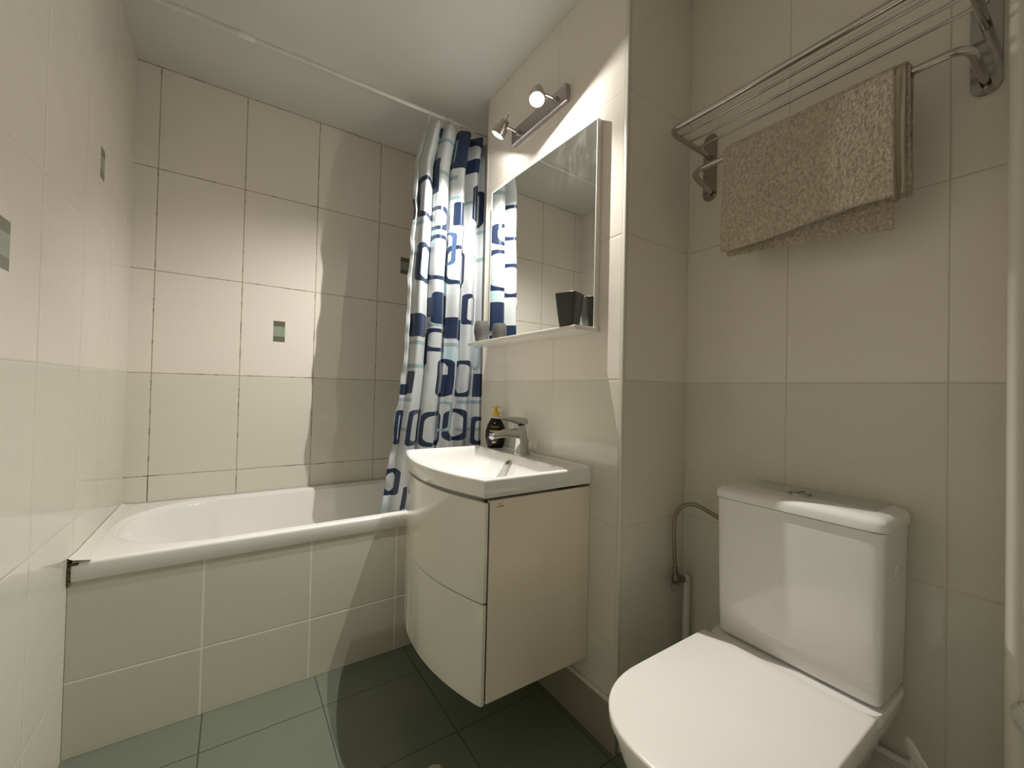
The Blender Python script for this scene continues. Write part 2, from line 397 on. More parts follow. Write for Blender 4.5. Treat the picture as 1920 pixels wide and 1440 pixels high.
b = BM(); box(b, .35, 1.15, YN+.002, YN+.04, 0.005, 2.02, .004); d1 = struct('door_1', b, 'white_plastic')
for zz in (.25, 1.1):
    b = BM(); box(b, .47, 1.03, YN+.038, YN+.048, zz, zz+.72, .006); obj('door_panel', b, 'white_plastic', d1)
b = BM(); tube(b, smoothpath([(1.08, YN+.04, 1.0), (1.08, YN+.09, 1.0), (.97, YN+.09, 1.0)], .015), .009); obj('door_handle', b, 'nickel', d1)
for i, (x0, x1) in enumerate(((.28, .348), (1.152, 1.22))):
    struct('trim_%d' % (10+i), box(BM(), x0, x1, YN+.001, YN+.02, 0, 2.09, .003), 'white_plastic')
# corner trims
struct('trim_1', box(BM(), XM-.0025, XM+.011, YC-.0025, YC+.010, .165, CEIL-.001, .002), 'trim')
struct('trim_2', box(BM(), XM-.0025, XM+.008, YM-.008, YM+.0025, 0, CEIL-.001, .002), 'trim')
b = BM(); tube(b, [(1.677, .1215, .0), (1.677, .1215, CEIL-.001)], .0125, 24); struct('trim_3', b, 'white_trim')
# plinth with bullnose strip at foot of right wall
struct('baseboard_right', box(BM(), XM-.006, XM+.01, YC-.002, YM-.02, 0, .148, .001), 'plinth')
b = BM(); box(b, XM-.014, XM+.01, YC-.004, YM-.02, .149, .164, .005); struct('trim_4', b, 'trim')

# ------------------------------------------------------------------ bathtub
ZR = .578
tub = thing('bathtub', 'long white built-in bathtub with tiled front panel along the back wall', 'bathtub', (.85, 2.09, 0))
def tub_shell():
    bm = BM(); x0, x1, y0, y1 = .008, XA-.006, 1.733, YB-.004
    nx, ny = 280, 160
    cx, cy, ax, ay = .37, 2.088, .330, .312
    def sd(x, y):
        # signed inside distance of opening (positive inside)
        if x < cx:
            q = ((abs(x-cx)/ax)**2.15+(abs(y-cy)/ay)**2.15)**(1/2.15); return (1-q)*min(ax, ay)*.98
        xr = x1-.055; d1 = ay*.98-abs(y-cy)*.98
        d2 = xr-x
        r = .10
        if d1 < r and d2 < r: return r-math.hypot(r-d1, r-d2)
        return min(d1, d2)
    def z(x, y):
        s = sd(x, y)
        lip = min(x-x0, x1-x, y-y0, y1-y) if False else (y-y0)
        zz = ZR
        if lip < .009: zz -= .009-math.sqrt(max(0, .009**2-(.009-lip)**2))
        if s > 0:
            # left end leans back gently, flanks are steep
            k = max(0, min(1, (x-.38+.25*abs(y-cy))/.045)); k = k*k*(3-2*k); wdt = .085+.075*k
            D = .40*(1-(1-min(1, (x-.045)/.50))**1.9) if x < .545 else .40
            D = max(D, 0)
            t = max(0, min(1, (s-.016)/wdt)); f = 1-(1-t)**2.4
            rim = min(1, s/.012)
            zz -= min(D, .40)*f*.93 + .012*rim*(2-rim)*.9
            if s > wdt: zz -= min(.03, (s-wdt)*.10)
        return zz
    # denser columns near rims
    ysm = []
    for j in range(ny+1):
        t = j/ny; ysm.append(y0+(y1-y0)*(t+.055*math.sin(4*PI*t)*-1*.9 if False else t))
    import itertools
    base = [0, .0005, .0015, .003, .005, .0072, .0095]
    ysm = [y0+v for v in base]+[y0+.0095+(y1-y0-.0095)*j/ny for j in range(1, ny+1)]
    g = []
    for i in range(nx+1):
        x = x0+(x1-x0)*(i/nx)**1.25
        g.append([bm.verts.new((x, yy, z(x, yy))) for yy in ysm])
    for i in range(nx):
        for j in range(len(ysm)-1): bm.faces.new((g[i][j], g[i+1][j], g[i+1][j+1], g[i][j+1]))
    # front lip skirt, returning under
    l0 = [bm.verts.new((v[0].co.x, y0, ZR-.0115)) for v in g]; l1 = [bm.verts.new((v[0].co.x, y0, .524)) for v in g]; l2 = [bm.verts.new((v[0].co.x, y0+.002, .521)) for v in g]; l3 = [bm.verts.new((v[0].co.x, y0+.010, .521)) for v in g]
    for i in range(nx):
        for a, b_ in (([v[0] for v in g], l0), (l0, l1), (l1, l2), (l2, l3)): bm.faces.new((a[i], b_[i], b_[i+1], a[i+1]))
    # end skirt on the left so the lip has thickness
    c0 = g[0][0]
    return obj('tub_shell', bm, 'acrylic', tub, angle=60)
tub_shell()
b = BM(); box(b, .001, XM+.001, YF, YF+.02, .001, .520); box(b, XM+.0015, XA-.001, YM+.003, YM+.02, .001, .520); obj('front_panel', b, 'panel', tub, smooth=False, label='tiled front panel')
b = BM(); lathe(b, [(.0, .0), (.026, .0), (.028, .003), (.02, .005), (0, .005)], (1.45, 2.08, .196)); obj('drain', b, 'chrome', tub)
# peeled tape and dirty gap at the near left corner
b = BM(); n = 24; a = []
for i in range(n+1):
    t = i/n; y = 1.728+(YB-.006-1.728)*t
    lift = .006*max(0, 1-t/.12)
    wd = .034+.004*math.sin(9*t)+(.018*max(0, 1-t/.10))
    a.append([b.verts.new((.0015, y, ZR+.010+lift*1.2)), b.verts.new((.012, y, ZR+.004+lift)), b.verts.new((wd, y, ZR+.0022+lift*.3)), b.verts.new((wd, y, ZR+.0005))])
for i in range(n):
    for j in range(3): b.faces.new((a[i][j], a[i+1][j], a[i+1][j+1], a[i][j+1]))
obj('sealing_tape', b, 'tape', tub, label='lifted white sealing tape')
b = BM(); pts = spline([(.003, 1.731, .568), (.004, 1.7305, .558), (.002, 1.732, .548), (.004, 1.731, .535), (.002, 1.732, .522), (.003, 1.734, .512)], 4)
tube(b, pts, [.0032*(1+.35*math.sin(i*2.1)) for i in range(len(pts))], 8); obj('corner_gap', b, 'stain', tub, label='dark crumbling gap')
b = BM(); box(b, .001, .024, 1.7310, 1.738, ZR-.008, ZR-.0005, .002); obj('chipped_corner', b, 'stain', tub, label='dark chipped corner')

# ------------------------------------------------------------------ curtain rod and curtain
rod = thing('curtain_rod', 'white telescopic shower curtain rod running under the ceiling', 'curtain rod', (.85, RODY, RODZ))
b = BM(); tube(b, [(.004, RODY, RODZ), (.372, RODY, RODZ)], .0105, 20); obj('outer_tube', b, 'rod', rod)
b = BM(); tube(b, [(.372, RODY, RODZ), (.378, RODY, RODZ), (.42, RODY, RODZ), (.424, RODY, RODZ)], [.0118, .0125, .0125, .0105], 20); obj('locking_collar', b, 'white_plastic', rod)
b = BM(); tube(b, [(.424, RODY, RODZ), (XA-.004, RODY, RODZ)], .0088, 20); obj('inner_tube', b, 'rod', rod)
for xx, s in ((.002, 1), (XA-.002, -1)):
    b = BM(); lathe(b, [(.022, 0), (.022, .008*s), (.014, .018*s), (.0105, .022*s)], (xx, RODY, RODZ), (1, 0, 0)); obj('end_cap', b, 'white_plastic', rod)

XLT = [(0.24, 0.914), (0.561, 0.954), (0.701, 0.976), (0.82, 0.995), (0.94, 1.006), (1.184, 1.039), (1.431, 1.05), (1.679, 1.056), (1.931, 1.07), (2.183, 1.074), (2.418, 1.128), (2.518, 1.152)]
XRR, CLEN = 1.60, .62
def xleft(z):
    if z <= XLT[0][0]: return XLT[0][1]
    for (a, xa), (b_, xb) in zip(XLT, XLT[1:]):
        if z <= b_: return xa+(xb-xa)*(z-a)/(b_-a)
    return XLT[-1][1]
ZCT, ZCB = 2.395, .495
NH = 9
def curtain_pt(t, z):
    xl = xleft(z) ; x = xl+(XRR-xl)*t
    h = (ZCT-z)/(ZCT-ZCB)          # 0 top .. 1 bottom
    nf = 6.3
    ph = 2*PI*nf*t + .5*math.sin(2.2*h+1.5)*1.4 + .6
    amp = .033*(1-.45*max(0, (h-.2)))*(1-.25*math.sin(11*t+3*h))
    y = RODY + amp*(math.sin(ph)+.22*math.sin(2*ph+.7)) + .008*math.sin(2.3*ph+2*h) + .004*math.sin(31*h+9*t)*h
    x += .017*math.sin(ph*1.0+1.15)*(1-.25*h) * min(1, t*9) * min(1, (1-t)*9)
    # crinkled free hem on the left
    e = max(0, 1-t*16)
    y += e*(.004*math.sin(70*h)+.003*math.sin(131*h))
    x += e*(.003*math.sin(55*h+1))
    y += -.012*h*0 + .010*h
    top = 0
    if h < .04: # scalloped top between the hooks
        top = -.014*(1-h/.04)*abs(math.sin(PI*(NH-1)*t))
    return Vector((x, y, z+top))
cur = thing('shower_curtain', 'white shower curtain printed with navy and pale blue rounded squares, gathered in folds', 'shower curtain', (1.30, RODY, ZCB))
bm = BM(); nt, nz = 300, 220; uvl = bm.loops.layers.uv.new('UVMap'); G = []; UV = {}
for j in range(nz+1):
    z = ZCT+(ZCB-ZCT)*j/nz; row = []
    for i in range(nt+1):
        t = i/nt; v = bm.verts.new(curtain_pt(t, z)); UV[v] = (t*CLEN, z); row.append(v)
    G.append(row)
for j in range(nz):
    for i in range(nt):
        f = bm.faces.new((G[j][i], G[j+1][i], G[j+1][i+1], G[j][i+1]))
        for lp in f.loops: lp[uvl].uv = UV[lp.vert]
cloth = obj('cloth', bm, 'curtain', cur, angle=180)
for k in range(NH):
    t = (k+.0)/(NH-1) if 0 < k < NH-1 else (.012 if k == 0 else .988)
    p = curtain_pt(t, ZCT); b = BM()
    ctr = Vector((p.x, RODY, RODZ)); pts = []
    for q in range(19):
        a = -PI*.5+PI*2*q/18
        pts.append((p.x+.002*math.sin(a), RODY+.0165*math.cos(a)*(1 if q else 1), RODZ+.001+.0165*math.sin(a)))
    tube(b, pts, .0017, 8)
    tube(b, spline([(p.x, RODY, RODZ-.0155), (p.x, (RODY+p.y)/2, RODZ-.024), (p.x, p.y, p.z-.010)], 5), .0017, 8)
    obj('hook', b, 'white_plastic', cur)

# ------------------------------------------------------------------ vanity cabinet and washbasin
VY0, VY1 = 1.007, 1.640; VC = (VY0+VY1)/2; VH = (VY1-VY0)/2
def front(y, e=0.0): return .925+e+.062*((y-VC)/VH)**2
cab = thing('vanity_cabinet', 'cream wall-hung vanity cabinet with two curved gloss drawers under the washbasin', 'cabinet', (1.20, VC, .228))
for nm, y0, y1 in (('side_panel', VY0, VY0+.016), ('side_panel', VY1-.016, VY1)):
    b = BM(); box(b, 1.006, XM-.001, y0, y1, .229, .802, .0012); obj(nm, b, 'side', cab)
b = BM(); box(b, 1.012, XM-.001, VY0+.0165, VY1-.0165, .236, .252); obj('bottom_panel', b, 'side', cab)
b = BM(); box(b, XM-.014, XM-.002, VY0+.0165, VY1-.0165, .253, .790); obj('back_panel', b, 'side', cab)
b = BM(); box(b, 1.009, 1.020, VY0+.0165, VY1-.0165, .253, .795); box(b, .996, 1.0058, VY0+.004, VY1-.004, .236, .795); obj('carcass_gap', b, 'dark', cab, label='dark shadow gap')
def drawer(z0, z1):
    bm = BM(); n = 40; out = []
    for i in range(n+1):
        y = VY0+.001+(VY1-VY0-.002)*i/n; out.append((front(y, .004), y))
    out = out+[(1.0005, VY1-.001), (1.0005, VY0+.001)]
    prism(bm, out, z0, z1, .0025)
    return obj('drawer', bm, 'cabinet', cab, angle=35)
dr1 = drawer(.514, .797); dr2 = drawer(.226, .509)
for dd, zt in ((dr1, .797), (dr2, .509)):
    b = BM(); n = 30; pts = [(front(VY0+.01+(VY1-VY0-.02)*i/n, .006), VY0+.01+(VY1-VY0-.02)*i/n, zt-.0005) for i in range(n+1)]
    tube(b, pts, .0022, 8); obj('top_edge', b, 'cabinet', dd)
bt = text('badge', 'cersanit', .0078, (1.040, VY0-.0002, .7835), (1, 0, 0), (0, 0, 1), 'badge', cab)
b = BM(); box(b, 1.037, 1.042, VY0-.0006, VY0+.001, .7895, .7915); obj('badge_mark', b, 'badge', cab)

ZS = .865
wb = thing('washbasin', 'white ceramic washbasin with bowed front edge on the vanity cabinet', 'washbasin', (1.20, VC, .81))
def basin():
    bm = BM(); NA, NB = 90, 130
    y0, y1 = VY0-.004, VY1+.004
    def fx(y): return front(y, -.006)
    def h(x, y):
        f = fx(y); e = min(x-f, y-y0, y1-y)
        z = ZS
        r = .007
        if e < r: z -= r-math.sqrt(max(0, r*r-(r-e)**2))
        if x > XM-.020: z += .006*min(1, (x-(XM-.020))/.008)
        # bowl
        xb = 1.302
        dfr = x-(f+.020); dbk = xb-x; dl = (y-y0)-.024; dr = (y1-.024)-y
        s = min(dfr, dbk, dl, dr)
        m2 = sorted((dfr, dbk, dl, dr))[:2]
        rc = .02
        if m2[0] < rc and m2[1] < rc and m2[0] > -.02: s = rc-math.hypot(rc-m2[0], rc-m2[1])
        if s > -.004:
            def w(d, wd): return 1-(1-min(1, max(0, (d+.004)/wd)))**2
            dep = .098*min(w(dfr, .055), w(dl, .05), w(dr, .05), w(dbk, .085)**1.0)
            dep = min(dep, .098*w(s, .05)) if s < .05 else dep
            z -= dep + .010*((x-.95)/.3)*min(1, max(0, dep/.05))
        return z
    def spread(n, lo, hi, edges):
        vals = [lo+(hi-lo)*i/n for i in range(n+1)]
        return vals
    bs = [0, .0015, .004, .007]; A = [v/1.0 for v in bs]
    ysv = [y0+v for v in bs]+[y0+.007+(y1-y0-.014)*i/NB for i in range(1, NB)]+[y1-v for v in reversed(bs)]
    G = []
    for y in ysv:
        f = fx(y); xs = [f+v for v in bs]+[f+.007+(XM-.001-f-.007)*i/NA for i in range(1, NA+1)]
        G.append([bm.verts.new((x, y, h(x, y))) for x in xs])
    for j in range(len(G)-1):
        for i in range(len(G[0])-1): bm.faces.new((G[j][i], G[j][i+1], G[j+1][i+1], G[j+1][i]))
    ring = [r[0] for r in G]+[v for v in G[-1][1:]]+[r[-1] for r in reversed(G[:-1])]+[v for v in reversed(G[0][1:-1])]
    low = []
    for v in ring:
        c = v.co; ins = .004
        low.append(bm.verts.new((c.x, c.y, .816)))
    low2 = [bm.verts.new((v.co.x+(.006 if v.co.x < 1.39 else 0), v.co.y+(.005 if v.co.y < VC else -.005), .8105)) for v in low]
    n = len(ring)
    for a, b_ in ((ring, low), (low, low2)):
        for i in range(n): bm.faces.new((a[i], a[(i+1) % n], b_[(i+1) % n], b_[i]))
    return obj('basin', bm, 'ceramic', wb, angle=50)
basin()
# underside of the bowl rim (closes the gap over the cabinet)
ov = Vector((1.288, 1.345, .833)); on = Vector((-.78, 0, .62)).normalized()
b = BM(); lathe(b, [(.0075, .0045), (.0105, .0050), (.0125, .0035), (.013, 0.0)], ov, on, cap=False); obj('overflow_ring', b, 'chrome', wb)
b = BM(); lathe(b, [(.0001, .0022), (.0078, .0022), (.0078, .0)], ov, on); obj('overflow_hole', b, 'dark', wb)
b = BM(); lathe(b, [(.0, .006), (.024, .006), (.029, .003), (.030, 0)], (1.17, VC, .757)); obj('drain', b, 'chrome', wb)

# ------------------------------------------------------------------ faucet
fc = thing('basin_faucet', 'chrome single-lever faucet on the back ledge of the washbasin', 'faucet', (1.345, 1.335, ZS))
FY = 1.335
b = BM(); rings = []
for t, x, hx, hy in ((0, 1.345, .031, .029), (.004, 1.345, .031, .029), (.01, 1.344, .0285, .027), (.05, 1.341, .026, .0245), (.095, 1.336, .0235, .0225), (.112, 1.334, .0225, .022), (.116, 1.334, .020, .020)):
    rings.append(sup((x, FY, ZS+t), (1, 0, 0), (0, 1, 0), hx, hy, 2.3))
skin_rings(b, rings); obj('body', b, 'chrome', fc)
b = BM(); rings = []
for x, z, hy, hz in ((1.340, ZS+.085, .020, .022), (1.312, ZS+.084, .020, .021), (1.275, ZS+.086, .0195, .0165), (1.240, ZS+.084, .019, .0135), (1.212, ZS+.079, .0185, .0125), (1.202, ZS+.0765, .018, .011), (1.200, ZS+.076, .014, .008)):
    rings.append(sup((x, FY, z), (0, 1, 0), Vector((-.15, 0, 1)).normalized(), hy, hz, 3.2))
skin_rings(b, rings); sp = obj('spout', b, 'chrome', fc)
b = BM(); lathe(b, [(.0, -.006), (.0105, -.006), (.0115, 0.004), (.0, .004)], (1.215, FY, ZS+.0645)); obj('aerator', b, 'dark', sp)
b = BM(); rings = []
for x, z, hy, hz in ((1.362, ZS+.127, .016, .008), (1.356, ZS+.130, .021, .0135), (1.335, ZS+.132, .0235, .0165), (1.312, ZS+.135, .0225, .0145), (1.290, ZS+.140, .020, .0100), (1.25, ZS+.146, .017, .0060), (1.205, ZS+.1495, .0145, .0035), (1.199, ZS+.150, .012, .0022)):
    rings.append(sup((x, FY, z), (0, 1, 0), Vector((.08, 0, 1)).normalized(), hy, hz, 2.8))
skin_rings(b, rings); obj('lever', b, 'chrome', fc)
b = BM(); tube(b, [(1.372, FY-.002, ZS+.002), (1.372, FY-.002, ZS+.052)], .0022, 8); lathe(b, [(.0, -.004), (.004, -.003), (.0055, 0), (.004, .003), (0, .004)], (1.372, FY-.002, ZS+.054)); obj('drain_rod', b, 'chrome', fc)

# ------------------------------------------------------------------ soap bottle
bx_, by_ = 1.348, 1.540
sb = thing('soap_bottle', 'black liquid soap bottle with yellow pump behind the faucet', 'soap bottle', (bx_, by_, ZS+.001))
vd = Vector((bx_-CX, by_, 0)).normalized(); sd_ = Vector((vd.y, -vd.x, 0))     # faces towards the room
b = BM(); rings = []
for z, a_, c_ in ((0, .026, .016), (.003, .029, .0185), (.02, .0335, .021), (.05, .0375, .022), (.075, .0365, .022), (.100, .030, .020), (.118, .022, .017), (.130, .0165, .0145), (.137, .014, .013)):
    rings.append(sup((bx_, by_, ZS+.001+z), sd_, vd, a_*1.18, c_, 2.3))
skin_rings(b, rings); obj('body', b, 'bottle', sb)
b = BM(); lathe(b, [(.0135, 0), (.0145, .001), (.0142, .018), (.012, .020), (.0075, .021), (.0072, .036), (.0095, .037), (.010, .0435), (.004, .045)], (bx_, by_, ZS+.137)); pm = obj('pump', b, 'yellow', sb, label='yellow pump')
b = BM(); c = Vector((bx_, by_, ZS+.1775)); sd2 = sd_*.9 - vd*.3
rings = [sup(c+sd2*s_+Vector((0, 0, -abs(s_)*.12)), (0, 0, 1), vd, hz, hy, 2.2, 16) for s_, hz, hy in ((-.024, .0018, .003), (-.015, .003, .005), (0, .004, .008), (.012, .0035, .006), (.026, .002, .003))]
skin_rings(b, rings); obj('nozzle', b, 'yellow', pm)
def lbl(dz, du, name, w_, h_, mat):
    b = BM(); n = 8; vs = []
    for i in range(n+1):
        u_ = du+w_*(i/n-.5)
        prof = .0442 if dz < .075 else .039
        dpt = -.0218*math.sqrt(max(0, 1-(abs(u_)/prof)**2.3))-.0006
        for zz in (dz-h_/2, dz+h_/2): vs.append(Vector((bx_, by_, ZS+.001+zz))+sd_*u_+vd*dpt)
    vv = [b.verts.new(p) for p in vs]
    for i in range(n): b.faces.new((vv[2*i], vv[2*i+2], vv[2*i+3], vv[2*i+1]))
    obj(name, b, mat, sb, smooth=False)
lbl(.073, -.006, 'gold_band', .040, .0062, 'gold')
lbl(.030, -.007, 'label_patch', .016, .017, 'cream_print')
fp = lambda du, dz, k=.0235: Vector((bx_, by_, ZS+.001+dz))+sd_*du-vd*k
text('label_text', 'Optimal', .0105, fp(-.004, .092, .0215), sd_, (0, 0, 1), 'gold', sb)
text('label_text', '5', .021, fp(-.018, .052, .0215), sd_, (0, 0, 1), 'cream_print', sb)
b = BM(); lathe(b, [(0, 0), (.0035, 0), (.003, .0015), (0, .002)], fp(-.004, .108, .0195), -vd); obj('emblem', b, 'gold', sb)

# ------------------------------------------------------------------ mirror with shelf
MY0, MY1, MZ0, MZ1, MX = .985, 1.655, 1.333, 2.036, 1.370
mr = thing('wall_mirror', 'rectangular wall mirror with thin white shelf above the washbasin', 'mirror', (XM, (MY0+MY1)/2, MZ0))
# the mirror hangs very slightly askew: its far edge stands 1 cm further off the wall
mx = lambda y, d=0: 1.3785+d-(y-MY0)*math.tan(R(.8))
b = BM(); prism(b, [(mx(MY0+.004), MY0+.004), (mx(MY0+.004, .004), MY0+.004), (mx(MY1-.004, .004), MY1-.004), (mx(MY1-.004), MY1-.004)], MZ0+.001, MZ1-.003); obj('glass', b, 'mirror', mr, smooth=False)
b = BM(); box(b, mx(MY0)-.001, XM-.0005, MY0, MY0+.0038, MZ0+.001, MZ1, .0008); box(b, mx(MY1)-.001, XM-.0005, MY1-.0038, MY1, MZ0+.001, MZ1, .0008)
prism(b, [(mx(MY0+.004, -.001), MY0+.004), (XM-.0005, MY0+.004), (XM-.0005, MY1-.004), (mx(MY1-.004, -.001), MY1-.004)], MZ1-.0028, MZ1)
prism(b, [(mx(MY0+.004, .0045), MY0+.004), (XM-.0005, MY0+.004), (XM-.0005, MY1-.004), (mx(MY1-.004, .0045), MY1-.004)], MZ0+.001, MZ1-.003); obj('frame', b, 'frame', mr, smooth=False)
b = BM(); box(b, 1.288, XM-.0005, MY0-.006, 1.705, 1.318, MZ0, .0015); obj('shelf', b, 'shelf', mr)

def barrel(y, x):
    b = BM(); lathe(b, [(0, 0), (.024, 0), (.0265, .002), (.0315, .02), (.0355, .045), (.0345, .07), (.031, .088), (.0295, .093), (.0275, .093), (.029, .085), (.0325, .06), (.030, .02), (0, .012)], (x, y, MZ0+.0006)); return b
tag(obj('tumbler', barrel(1.638, 1.322), 'stone'), 'grey barrel-shaped stoneware tumbler at the curtain end of the mirror shelf', 'cup', 'tumblers on the mirror shelf')
def square_cup():
    b = BM(); rings = []; c = Vector((1.322, 1.045, MZ0+.0006)); a = Vector((math.cos(.35), math.sin(.35), 0)); d = Vector((-math.sin(.35), math.cos(.35), 0))
    for z, hw in ((0, .0255), (.002, .027), (.05, .0335), (.111, .0405), (.1125, .0395), (.1115, .0380), (.05, .031), (.010, .024)):
        rings.append(sup(c+Vector((0, 0, z)), a, d, hw, hw, 5.5, 40))
    skin_rings(b, rings); return b
tag(obj('tumbler', square_cup(), 'tumbler'), 'black flared square tumbler at the toilet end of the mirror shelf', 'cup', 'tumblers on the mirror shelf')

# ------------------------------------------------------------------ wall spotlight
sl = thing('wall_spotlight', 'two-headed metal spotlight bar lit above the mirror', 'lamp', (XM, 1.33, 2.225))
b = BM(); box(b, XM-.022, XM-.0005, 1.152, 1.512, 2.192, 2.258, .004); obj('base_plate', b, 'lamp_base', sl)
def head(face, axis, mount, watts):
    face, axis, mount = Vector(face), Vector(axis).normalized(), Vector(mount)
    hd = BM()
    lathe(hd, [(.0265, .0), (.0275, .0005), (.0278, -.030), (.0270, -.034), (.019, -.036), (.0185, -.060), (.0165, -.064), (.0001, -.065)], face, axis, 40, cap=False)
    # inner reflector wall
    lathe(hd, [(.0265, .0), (.0262, -.008), (.020, -.012)], face, axis, 40, cap=False)
    h_ = obj('lamp_head', hd, 'nickel', sl)
    b = BM(); lathe(b, [(.0001, -.0052), (.012, -.0056), (.021, -.0075), (.0262, -.0085)], face, axis, 40, cap=False); obj('bulb', b, 'bulb', h_, label='glowing lamp lens')
    back = face-axis*.048
    b = BM(); tube(b, spline([back+axis*.01, back*.45+mount*.55+Vector((-.012, 0, 0)), mount], 8), .0055, 12)
    lathe(b, [(.012, -.004), (.012, .010), (.006, .014)], mount, (-1, 0, 0), 20); obj('arm', b, 'chrome', h_)
    b = BM(); tube(b, [face-axis*.064, face-axis*.092], [.003, .0022], 10); obj('aiming_pin', b, 'nickel', h_)
    for ty, wt in zip(('POINT', 'SPOT'), watts):
        L = bpy.data.lights.new('lamp_light', ty); L.energy = wt; L.color = LAMP_COL; L.shadow_soft_size = .0035
        if ty == 'SPOT': L.spot_size = R(102); L.spot_blend = 1.0
        lo = bpy.data.objects.new('lamp_light', L); COL.objects.link(lo); lo.location = face-axis*.0010-ORG[sl.name]; lo.parent = sl
        lo.rotation_euler = (-axis).to_track_quat('Z', 'Y').to_euler()
head((1.285, 1.478, 2.190), (-.31, .44, -.84), (XM-.024, 1.455, 2.222), LAMP_W[0])
head((1.278, 1.196, 2.176), (-.28, -.30, -.91), (XM-.024, 1.205, 2.222), LAMP_W[1])

# ------------------------------------------------------------------ towel rack and towel
rk = thing('towel_rack', 'chrome hotel towel rack with upper rails above the toilet', 'towel rack', (XT, .487, 1.80))
for yy in (.797, .170):
    b = BM(); n = 20; z0, z1, hw = 1.782, 2.012, .0235; out = []
    for k in range(n+1): a = PI+PI*k/n; out.append((yy+hw*math.cos(a), z0+hw+hw*math.sin(a)))
    for k in range(n+1): a = PI*k/n; out.append((yy+hw*math.cos(a), z1-hw+hw*math.sin(a)))
    x0, x1 = XT-.005, XT-.0005
    va = [b.verts.new((x0, p, q)) for p, q in out]; vb = [b.verts.new((x1, p, q)) for p, q in out]
    f = b.faces.new(va); b.faces.new(list(reversed(vb)))
    for i in range(len(out)): b.faces.new((va[i], vb[i], vb[(i+1) % len(out)], va[(i+1) % len(out)]))
    bmesh.ops.bevel(b, geom=list(f.edges), offset=.002, segments=2, affect='EDGES')
    br = obj('bracket', b, 'chrome_old', rk)
    for zz in (1.800, 1.985):
        b = BM(); lathe(b, [(.0045, 0), (.0045, .002), (.003, .0035), (.0001, .004)], (x0, yy, zz), (-1, 0, 0), 16); obj('screw', b, 'chrome', br)
RZ = 1.938
b = BM(); tube(b, smoothpath([(XT-.006, .797, RZ-.006), (1.503, .797, RZ), (1.503, .170, RZ), (XT-.006, .170, RZ-.006)], .035, 8), .0088, 16); obj('outer_rail', b, 'rack', rk)
for xx in (1.553, 1.604, 1.656):
    b = BM(); tube(b, [(xx, .797, RZ+.002), (xx, .170, RZ+.002)], .0040, 12); obj('rail', b, 'rack', rk)
b = BM(); tube(b, smoothpath([(XT-.006, .790, 1.806), (1.604, .786, 1.835), (1.604, .176, 1.835), (XT-.006, .170, 1.806)], .035, 8), .0085, 16); obj('towel_bar', b, 'rack', rk)

tw = thing('bath_towel', 'folded taupe terry towel hanging over the rack bar', 'towel', (1.604, .475, 1.50))
def towel_layer(y0, y1, off, zf, zb, th, skew, seed, rf=0.0):
    """sheet draped over the bar: front (room side) and back"""
    bm = BM(); R0 = .0095+off
    path = []
    zt = 1.835
    nF = 46
    prof = []
    for i in range(nF+1): prof.append(('f', i/nF))
    for i in range(1, 13): prof.append(('a', i/13))
    for i in range(nF+1): prof.append(('b', i/nF))
    def P(kind, t, s, r):
        y = y0+(y1-y0)*s
        if kind == 'f':
            zend = zf+skew*(s-.5)+.005*math.sin(5*s+seed)
            z = zend+(zt-zend)*t
            bulge = .012*math.sin(PI*min(1, (1-t)*1.1))*(.6+.4*math.sin(4*s+seed)) + .004*math.sin(7*s+3*t+seed)
            return Vector((1.604-r-bulge*(1-t)**.5, y+.010*(1-t)*(.5-s)*-.8, z))
        if kind == 'a':
            a = PI*t; return Vector((1.604-r*math.cos(a), y, zt+r*math.sin(a)))
        zend = zb+skew*.6*(s-.5)
        z = zt+(zend-zt)*t
        return Vector((1.604+r+.004*math.sin(6*s+seed)*t, y, z))
    ns = 44; rings = []
    for k, t in prof:
        outer = [P(k, t, i/ns, R0+th) for i in range(ns+1)]; inner = [P(k, t, i/ns, R0) for i in range(ns+1)]
        rings.append(outer+list(reversed(inner)))
    skin_rings(bm, rings)
    return bm
o = obj('front_fold', towel_layer(.284, .668, .008, 1.552, 1.56, .010, -.018, .3), 'towel', tw, angle=60)
for oo in (o,):
    md = oo.modifiers.new('soft', 'BEVEL'); md.width = .004; md.segments = 3; md.limit_method = 'ANGLE'
o = obj('inner_fold', towel_layer(.262, .662, .0005, 1.562, 1.560, .0072, -.020, 1.7), 'towel', tw, angle=60)
# lower under-layer and hem band on the right edge
def sheet(y0, y1, x0, x1, zt, zl, zr, name, mat):
    bm = BM(); ns, nz = 30, 30; rings = []
    for j in range(nz+1):
        t = j/nz; out = []; inn = []
        for i in range(ns+1):
            s = i/ns; zend = zr+(zl-zr)*s; z = zt+(zend-zt)*t; y = y0+(y1-y0)*s
            xx = x0+.004*math.sin(5*s+2*t)
            out.append(Vector((xx, y, z))); inn.append(Vector((xx+(x1-x0), y, z)))
        rings.append(out+list(reversed(inn)))
    skin_rings(bm, rings); return obj(name, bm, mat, tw, angle=60)
sheet(.296, .676, 1.612+.006, 1.612+.018, 1.83, 1.540, 1.506, 'back_fold', 'towel')
obj('hem', towel_layer(.267, .283, .0082, 1.557, 1.575, .0075, -.002, .3), 'hem', tw, angle=60, label='flat woven hem band')
b = BM(); tube(b, spline([(1.586, .2835, 1.845), (1.5785, .2835, 1.80), (1.574, .2832, 1.70), (1.5735, .2832, 1.62), (1.578, .283, 1.556)], 8), .0028, 10); obj('hem_cord', b, 'hem', tw)

